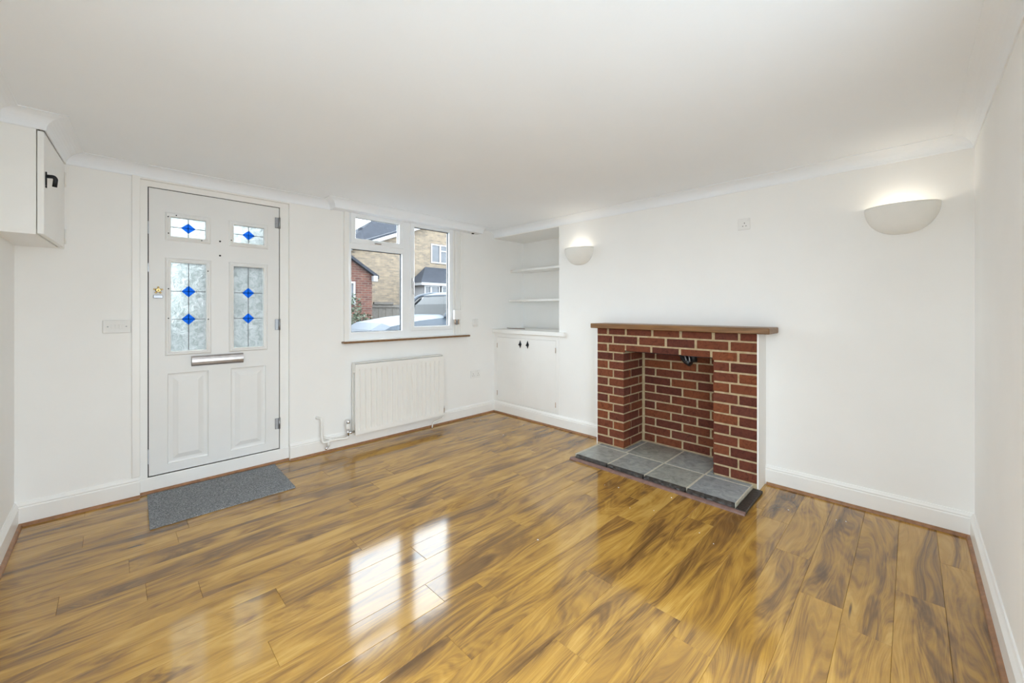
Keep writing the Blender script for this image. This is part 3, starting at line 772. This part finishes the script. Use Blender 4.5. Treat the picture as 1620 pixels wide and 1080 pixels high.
for i in range(14):                             # back wall of the opening and its two cheeks
    z0, z1 = zc(i)
    js = [OY1 - .012, -2.04, -2.286, -2.522, OY0 + .002] if i % 2 == 0 else [OY1 - .012, -2.184, -2.412, OY0 + .002]
    for a, b_ in zip(js, js[1:]): brick(BK - .002, BK + .012, a - .0085, b_ + .0085, z0, z1)
    if i < 13:
        j1 = .068 if i % 2 else -.075
        zt = z1
        for yy, sg in ((OY1, 1), (OY0, -1)):
            xs = [(-.098 if i > 10 else FB + .088, j1), (j1 + .016, BK - .012)]
            for a, b_ in xs:
                if b_ - a > .02: brick(a, b_, yy - .001 * sg, yy + .012 * sg, z0, zt, 1)
lin = bx('lintel', 'black_iron', fp, FX + .012, FX + .10, OY0 - .02, OY1 + .02, LZ - .004, LZ - .0005)
tag(bx('mantel_shelf', 'mantel_wood', None, -.262, 0, -3.034, -1.607, TOPZ, 1.145, .004), 'brown wooden mantel shelf on top of the brick fireplace', 'mantel')
fl = tag(empty('flue_pipe', (.06, -2.36, .95)), 'black bent pipe ends hanging in the fireplace opening', 'pipe')
tb('pipe_end', 'black_plastic', fl, [(.08, -2.30, 1.16), (.075, -2.31, .93), (.06, -2.34, .85), (.04, -2.40, .822)], .030, 12, .05)
tb('pipe_end', 'black_plastic', fl, [(.09, -2.38, 1.16), (.085, -2.40, .95), (.05, -2.425, .835)], .026, 12, .05)
tb('cable_end', 'steel', fl, [(.07, -2.33, 1.16), (.045, -2.34, .91), (.015, -2.375, .845)], .006, 8, .05)
tb('cable_end', 'steel', fl, [(.08, -2.36, 1.16), (.05, -2.375, .92), (.018, -2.405, .835)], .006, 8, .05)

# hearth
he = tag(empty('hearth', (-.4, -2.3, 0)), 'low hearth of grey slate tiles in front of the fireplace', 'hearth')
bm = bmesh.new(); box(bm, -.585, FX - .004, -2.922, -1.672, 0, .038); box(bm, FX - .004, BK - .004, OY0 + .002, OY1 - .002, 0, .038)
finish('bed', bm, 'grout', he)
rt_ = .006
FYS = [-1.690, -1.995, -2.305, -2.615, -2.922]
def tile(x0, x1, y0, y1, front=False):
    bm = bmesh.new(); n = 10 if front else 1
    box(bm, x0, x1, min(y0, y1), max(y0, y1), .010, .040, .003)
    o = finish('tile', bm, 'slate', he); return o
for a, b_ in zip(FYS, FYS[1:]): tile(-.592, -.268, a - rt_, b_ + rt_)
for a, b_ in ((-1.69, -1.968), (-1.968, -2.308), (-2.308, -2.62), (-2.62, -2.922)):
    x1 = .128
    if a == -1.69: tile(-.256, FX - .002, a - .004, b_ + rt_); tile(FX + .004, x1, OY1 - .004, b_ + rt_)
    elif b_ == -2.922: tile(-.256, FX - .002, a - rt_, b_ + .004); tile(FX + .004, x1, a - rt_, OY0 + .004)
    else: tile(-.256, x1, a - rt_, b_ + rt_)
# rough split front edge of the slates
for a, b_ in zip(FYS, FYS[1:]):
    bm = bmesh.new(); n = 16
    rows = []
    for k in range(n + 1):
        y = a - rt_ + (b_ - a + 2 * rt_) * k / n
        q = [random.uniform(0, .010) for _ in range(3)]
        rows.append([bm.verts.new(p) for p in ((-.588, y, .0405), (-.594 - q[0] * .6, y, .037 + q[2] * .25), (-.606 - q[0], y, .024 + q[1] * .5), (-.612 - q[1] * .7, y, .002), (-.588, y, .002))])
    for A_, B_ in zip(rows, rows[1:]):
        for k in range(5): bm.faces.new([A_[k], A_[(k + 1) % 5], B_[(k + 1) % 5], B_[k]])
    bm.faces.new(rows[0]); bm.faces.new(rows[-1])
    eo = finish('split_edge', bm, 'edging_dark', he); eo['label'] = 'dark rough split slate edge'
bm = bmesh.new(); extrude_profile(bm, [(0, 0), (.030, 0), (.027, .010), (.016, .016), (0, .017)], (-.614, -1.655, 0), (-.614, -2.985, 0), EA)
finish('edging_strip', bm, 'bead_purple', he)['label'] = 'purplish brown floor edging'
bm = bmesh.new(); box(bm, -.62, -.215, -2.985, -2.926, 0, .020, .003)
finish('side_edging', bm, 'edging_dark', he)
bm = bmesh.new(); box(bm, -.62, -.21, -1.684, -1.66, 0, .014, .003); finish('side_edging', bm, 'bead_purple', he)

# ------------------------------------------------------------------ doormat
bm = bmesh.new(); n = 26
xs = [-3.238 + (.770) * i / n for i in range(n + 1)]; ys = [-.605 + .572 * i / 14 for i in range(15)]
rn = random.Random(3)
top = [[bm.verts.new((x + (.012 * (1 - (y + .6) / .6)) * -.3 + .012 * ((y + .6) / .6), y + rn.uniform(-.0015, .0015), .010 + rn.uniform(-.001, .001))) for x in xs] for y in ys]
bot = [[bm.verts.new((v.co.x, v.co.y, .0005)) for v in row] for row in top]
for g in (top, bot):
    for a, b_ in zip(g, g[1:]):
        for k in range(n): bm.faces.new([a[k], a[k + 1], b_[k + 1], b_[k]])
for k in range(n):
    bm.faces.new([top[0][k], top[0][k + 1], bot[0][k + 1], bot[0][k]]); bm.faces.new([top[-1][k], top[-1][k + 1], bot[-1][k + 1], bot[-1][k]])
for j in range(14):
    bm.faces.new([top[j][0], top[j + 1][0], bot[j + 1][0], bot[j][0]]); bm.faces.new([top[j][-1], top[j + 1][-1], bot[j + 1][-1], bot[j][-1]])
tag(finish('doormat', bm, 'carpet'), 'grey carpet doormat on the floor in front of the front door', 'doormat')

# ------------------------------------------------------------------ the street outside
GZ = -.15
bm = bmesh.new(); box(bm, -40, 60, .16, 60, GZ - .3, GZ); 
st(finish('ground', bm, 'tarmac'), 'grey tarmac street outside the window', 'street')
bounce_bm = bmesh.new(); box(bounce_bm, -30, -3.96, -25, .16, GZ - .3, GZ); box(bounce_bm, -3.96, 20, -25, -4.12, GZ - .3, GZ)
st(finish('bounce_patio', bounce_bm, 'bounce_stone'), 'unseen pale stone ground added to bounce daylight through the garden doors', 'bounce_patio')  # pale ground added out of view to bounce daylight indoors
st(bx('pavement', 'paving', None, -40, 60, .17, 1.9, GZ, GZ + .06), 'pale paving along the house front', 'pavement')

# gable house of buff brick
hs = tag(empty('house', (8, 13, GZ)), 'buff brick gable house with white window and slate bay roof', 'house')
def prism(bm, pts, y0, y1):
    a = [bm.verts.new((x, y0, z)) for x, z in pts]; b_ = [bm.verts.new((x, y1, z)) for x, z in pts]; n = len(pts)
    bm.faces.new(a); bm.faces.new(b_)
    for k in range(n): bm.faces.new([a[k], a[(k + 1) % n], b_[(k + 1) % n], b_[k]])
GL, GA, GR, GE, GP = 3.3, 8.2, 13.1, 3.72, 5.72
bm = bmesh.new(); prism(bm, [(GL, GZ), (GR, GZ), (GR, GE), (GA, GP), (GL, GE)], 13.0, 22)
finish('wall', bm, 'buff_brickwork', hs)
sl = (GP - GE) / (GA - GL)
for (xa, xb) in ((GL, GA), (GR, GA)):
    bm = bmesh.new(); e = -.35 if xa < xb else .35
    prism(bm, [(xa + e, GE - abs(e) * sl + .02), (xb, GP + .02), (xb, GP + .14), (xa + e, GE - abs(e) * sl + .14)], 12.85, 22.1); finish('roof', bm, 'roof_slate', hs)
    bm = bmesh.new(); prism(bm, [(xa + e, GE - abs(e) * sl - .10), (xb, GP - .10), (xb, GP + .06), (xa + e, GE - abs(e) * sl + .06)], 12.80, 12.85); finish('bargeboard', bm, 'ext_white', hs)
def ext_window(parent, x0, x1, z0, z1, y, name='window', split=.5, top=True):
    o = ring(name, 'ext_white', parent, x0, x1, z0, z1, [(0, -.02), (0, .05), (.06, .05), (.06, -.02)], north(y))
    xm = x0 + (x1 - x0) * split
    bx('mullion', 'ext_white', o, xm - .045, xm + .045, y - .05, y + .02, z0 + .05, z1 - .05)
    bx('pane', 'ext_window', o, x0 + .06, xm - .045, y - .01, y + .01, z0 + .06, z1 - .06)
    bx('pane', 'ext_window', o, xm + .045, x1 - .06, y - .01, y + .01, z0 + .06, z1 - .06)
    if top: bx('transom', 'ext_white', o, xm + .045, x1 - .06, y - .045, y + .02, z0 + (z1 - z0) * .64, z0 + (z1 - z0) * .70)
    return o
ext_window(hs, 7.66, 8.72, 3.58, 4.52, 13.0)
ext_window(hs, 10.6, 11.7, 3.1, 4.1, 13.0)
# bay with hipped roof
bay = bx('bay_wall', 'buff_brickwork', hs, 6.70, 10.2, 12.1, 13.0, GZ, .75)
for a, b_ in ((6.70, 7.55), (7.65, 8.85), (8.95, 10.2)): ext_window(bay, a, b_, .75, 2.40, 12.1, 'bay_window', .42)
bx('bay_side', 'ext_white', bay, 6.70, 6.78, 12.1, 13.0, .75, 2.40); bx('bay_core', 'ext_window', bay, 6.8, 10.1, 12.3, 13.0, .75, 2.4)
bx('bay_fascia', 'ext_white', bay, 6.48, 10.4, 11.95, 13.0, 2.40, 2.54)
bm = bmesh.new(); p = [bm.verts.new(q) for q in ((6.45, 11.92, 2.54), (10.45, 11.92, 2.54), (10.45, 13.0, 2.54), (6.45, 13.0, 2.54), (7.35, 13.0, 3.36), (9.55, 13.0, 3.36))]
for f in ((0, 1, 5, 4), (1, 2, 5), (0, 4, 3), (3, 4, 5, 2), (0, 3, 2, 1)): bm.faces.new([p[i] for i in f])
finish('bay_roof', bm, 'roof_slate', hs)
# far house: only its slate hip shows above the gable house
fh = tag(empty('house', (12, 26, GZ)), 'far house whose dark slate roof rises behind the buff gable', 'house')
bx('wall', 'buff_brickwork', fh, 8.2, 20, 24.5, 30, GZ, 5.6)
bm = bmesh.new(); p = [bm.verts.new(q) for q in ((7.6, 24.0, 5.5), (20.5, 24.0, 5.5), (20.5, 31, 5.5), (7.6, 31, 5.5), (11.6, 27.4, 8.6), (17.5, 27.4, 8.9))]
for f in ((0, 1, 5, 4), (1, 2, 5), (0, 4, 3), (3, 4, 5, 2), (0, 3, 2, 1)): bm.faces.new([p[i] for i in f])
rf = finish('roof', bm, 'roof_slate', fh)
for x, z in ((8.9, 6.5), (10.0, 7.35)): bx('vent', 'roof_slate', rf, x, x + .22, 26.2, 26.5, z - .5, z + .25)
# red brick house on the left
rh = tag(empty('house', (.6, 9, GZ)), 'red brick house end with white window behind the bush', 'house')
RA, RE, RPk = .4, 2.42, 3.92
bm = bmesh.new(); prism(bm, [(-1.95, GZ), (2.72, GZ), (2.72, RE), (RA, RPk), (-1.95, RE)], 9.0, 12.6); finish('wall', bm, 'red_brickwork', rh)
for xa, e in ((2.72, .17), (-1.95, -.17)):
    bm = bmesh.new(); s_ = (RPk - RE) / abs(2.72 - RA); prism(bm, [(xa + e, RE - .17 * s_ + .0), (RA, RPk + .0), (RA, RPk + .10), (xa + e, RE - .17 * s_ + .10)], 8.85, 12.7); finish('roof', bm, 'roof_slate', rh)
bx('gutter_end', 'ext_white', rh, 2.70, 2.84, 8.84, 9.0, 2.22, 2.40)
ext_window(rh, 1.35, 2.13, 1.45, 2.18, 9.0, split=.5, top=False)
# fence, every board
fe = tag(empty('fence', (5, 10, GZ)), 'dark wooden board fence between the two brick houses', 'fence')
bm = bmesh.new(); box(bm, -.066, .066, -.01, .01, 0, 1.62)
bmx = bpy.data.meshes.new('board'); bmesh.ops.recalc_face_normals(bm, faces=bm.faces); bm.to_mesh(bmx); bm.free(); bmx.materials.append(M['fence_wood'])
FI = world_of(fe).inverted()
for k in range(42):
    o = bpy.data.objects.new('board', bmx); C.objects.link(o); o.parent = fe; o.matrix_parent_inverse = FI
    o.location = (2.95 + k * .14, 10 + (k % 2) * .012, GZ); o.rotation_euler = (0, 0, 0)
for k in range(4): bx('post', 'fence_wood', fe, 2.86 + k * 1.95, 2.96 + k * 1.95, 9.93, 10.03, GZ, 1.58)
for z in (.5, 1.36): bx('rail', 'fence_wood', fe, 2.9, 8.8, 9.95, 9.985, z, z + .07)
bx('gate_cap', 'fence_wood', fe, 3.25, 4.0, 9.93, 10.05, 1.47, 1.56)
# bush
bu = tag(empty('bush', (.35, 5.4, GZ)), 'dark green evergreen bush in front of the red brick house', 'bush')
bm = bmesh.new(); rr = random.Random(11)
for k in range(2600):
    while True:
        q = Vector((rr.uniform(-1, 1), rr.uniform(-1, 1), rr.uniform(-1, 1)))
        if .35 < q.length < 1: break
    lob = rr.choice(((0, 0, .6, .55, .6), (.25, .1, .95, .36, .5), (-.28, .05, 1.05, .45, .65), (.05, -.1, 1.4, .28, .42), (.42, 0, .8, .36, .55), (.7, .05, .55, .3, .5)))
    c = Vector((.35 + lob[0] + q.x * lob[3], 5.4 + lob[1] + q.y * lob[3], GZ + lob[2] + q.z * lob[4]))
    if c.z < GZ + .02: continue
    d = Vector((rr.uniform(-1, 1), rr.uniform(-1, 1), rr.uniform(-.3, 1))).normalized(); s2_ = d.cross(Vector((rr.uniform(-1, 1), rr.uniform(-1, 1), rr.uniform(-1, 1)))).normalized()
    ln, wdt = rr.uniform(.05, .09), rr.uniform(.014, .026)
    vv = [bm.verts.new(p_) for p_ in (c, c + d * ln * .5 + s2_ * wdt, c + d * ln, c + d * ln * .5 - s2_ * wdt)]
    bm.faces.new(vv)
lf = finish('foliage', bm, 'leaf', bu); lf['kind'] = 'stuff'
for dx in (-.15, .1, .25): tb('stem', 'fence_wood', bu, [(.35 + dx * .3, 5.4, GZ), (.35 + dx, 5.42, GZ + .9)], .02, 8)

# parked car, bonnet to the left
car = tag(empty('car', (1.6, 4.4, GZ)), 'grey blue four-wheel-drive car parked outside the window', 'car')
CY0, CY1 = 2.35, 4.05
def loft(name, mat, secs, parent, smooth=False):     # secs: list of (y, [(x,z)...]) outlines
    bm = bmesh.new(); rows = [[bm.verts.new((x, y, z)) for x, z in o] for y, o in secs]; n = len(rows[0])
    for a, b_ in zip(rows, rows[1:]):
        for k in range(n): bm.faces.new([a[k], a[(k + 1) % n], b_[(k + 1) % n], b_[k]])
    bm.faces.new(rows[0]); bm.faces.new(rows[-1]); return finish(name, bm, mat, parent, smooth)
def body_outline(s, dz=0.):
    return [(-.33 + s, .30), (-.36 + s, .62), (-.30 + s, .90 + dz), (-.10 + s, 1.01 + dz), (.45, 1.10 + dz), (1.02, 1.15 + dz), (2.2, 1.17 + dz), (3.7 - s, 1.18 + dz), (3.95 - s, .95), (3.98 - s, .55), (3.9 - s, .30)]
loft('body', 'car_paint', [(CY0 + .03, body_outline(.06, -.12)), (CY0, body_outline(.03, -.22)), (CY0 + .10, body_outline(0, -.02)), (CY0 + .35, body_outline(-.04, .03)), (CY1 - .35, body_outline(-.04, .03)), (CY1 - .10, body_outline(0, -.02)), (CY1, body_outline(.03, -.22)), (CY1 - .03, body_outline(.06, -.12))][1:-1], car)
cabo = [(1.02, 1.13), (1.22, 1.40), (1.42, 1.57), (1.75, 1.635), (2.5, 1.66), (3.3, 1.60), (3.62, 1.40), (3.75, 1.13)]
loft('cabin_glass', 'car_glass', [(CY0 + .06, [(x, z if z < 1.2 else z - .05) for x, z in cabo]), (CY0 + .24, [(x, z - .015) for x, z in cabo]), (CY1 - .24, [(x, z - .015) for x, z in cabo]), (CY1 - .06, [(x, z if z < 1.2 else z - .05) for x, z in cabo])], car)
loft('roof', 'car_paint', [(CY0 + .20, [(1.42, 1.555), (1.75, 1.62), (2.5, 1.645), (3.3, 1.585), (3.3, 1.61), (2.5, 1.67), (1.75, 1.65), (1.42, 1.585)]), (CY1 - .20, [(1.42, 1.555), (1.75, 1.62), (2.5, 1.645), (3.3, 1.585), (3.3, 1.61), (2.5, 1.67), (1.75, 1.65), (1.42, 1.585)])], car)
for yy in (CY0 + .07, CY1 - .07):
    s_ = .10 if yy < 4 else -.10
    tb('windscreen_pillar', 'car_paint', car, [(.98, yy, 1.13), (1.20, yy + s_ * .6, 1.39), (1.42, yy + s_ * 1.2, 1.565), (1.78, yy + s_ * 1.4, 1.64), (2.5, yy + s_ * 1.4, 1.66), (3.3, yy + s_ * 1.4, 1.60)], .035, 10, .1)
    tb('door_pillar', 'car_paint', car, [(2.1, yy, 1.13), (2.12, yy + s_ * 1.2, 1.64)], .03, 8)
    tb('door_pillar', 'car_paint', car, [(3.0, yy, 1.13), (2.95, yy + s_ * 1.2, 1.60)], .03, 8)
    for wx in (.45, 3.1):
        w = lt('wheel', 'tyre', car, [(.33, -.1), (.36, -.07), (.36, .07), (.33, .1)], (wx, yy + (.04 if yy < 4 else -.04), GZ + .36), 'y', 24)
        lt('wheel_rim', 'steel', w, [(.22, -.012), (.20, -.02), (.05, -.03)], (wx, yy + (.04 if yy < 4 else -.04) - (.09 if yy < 4 else -.115), GZ + .36), 'y', 20)
    mr = bx('wing_mirror', 'black_plastic', car, 1.08, 1.22, yy - (.22 if yy < 4 else -.02), yy - (.02 if yy < 4 else -.22), 1.13, 1.27, .03, 3)
    bx('headlight', 'chrome', car, -.345, -.26, yy + (.06 if yy < 4 else -.26), yy + (.26 if yy < 4 else -.06), .68, .82, .02, 2)
bx('bumper', 'black_plastic', car, -.42, -.30, CY0 + .05, CY1 - .05, .22, .45, .03, 2)

# plaster crumbs left on the floor near the hearth
bm = bmesh.new(); bmesh.ops.create_icosphere(bm, subdivisions=1, radius=1.0)
for v in bm.verts: v.co *= random.uniform(.7, 1.15)
cm = bpy.data.meshes.new('plaster_crumb'); bm.to_mesh(cm); bm.free(); cm.materials.append(M['trim_paint'])
for x, y in [(-0.87, -2.139), (-0.839, -2.234), (-1.047, -2.435), (-1.03, -2.858), (-1.087, -2.952), (-0.364, -3.16), (-0.301, -3.391), (-0.285, -3.433), (-0.724, -2.565), (-0.973, -2.56), (-1.733, -2.254), (-0.395, -0.203), (-0.292, -0.429), (-0.592, -0.784)]:
    o = bpy.data.objects.new('plaster_crumb', cm); C.objects.link(o)
    q = random.uniform(.002, .0042); o.scale = (q * 1.4, q, q * .7); o.location = (x, y, q * .6); o.rotation_euler = (0, 0, random.uniform(0, 6))
    tag(o, 'tiny white plaster crumb on the floor around the hearth', 'crumb', 'plaster crumbs on the floor near the hearth')
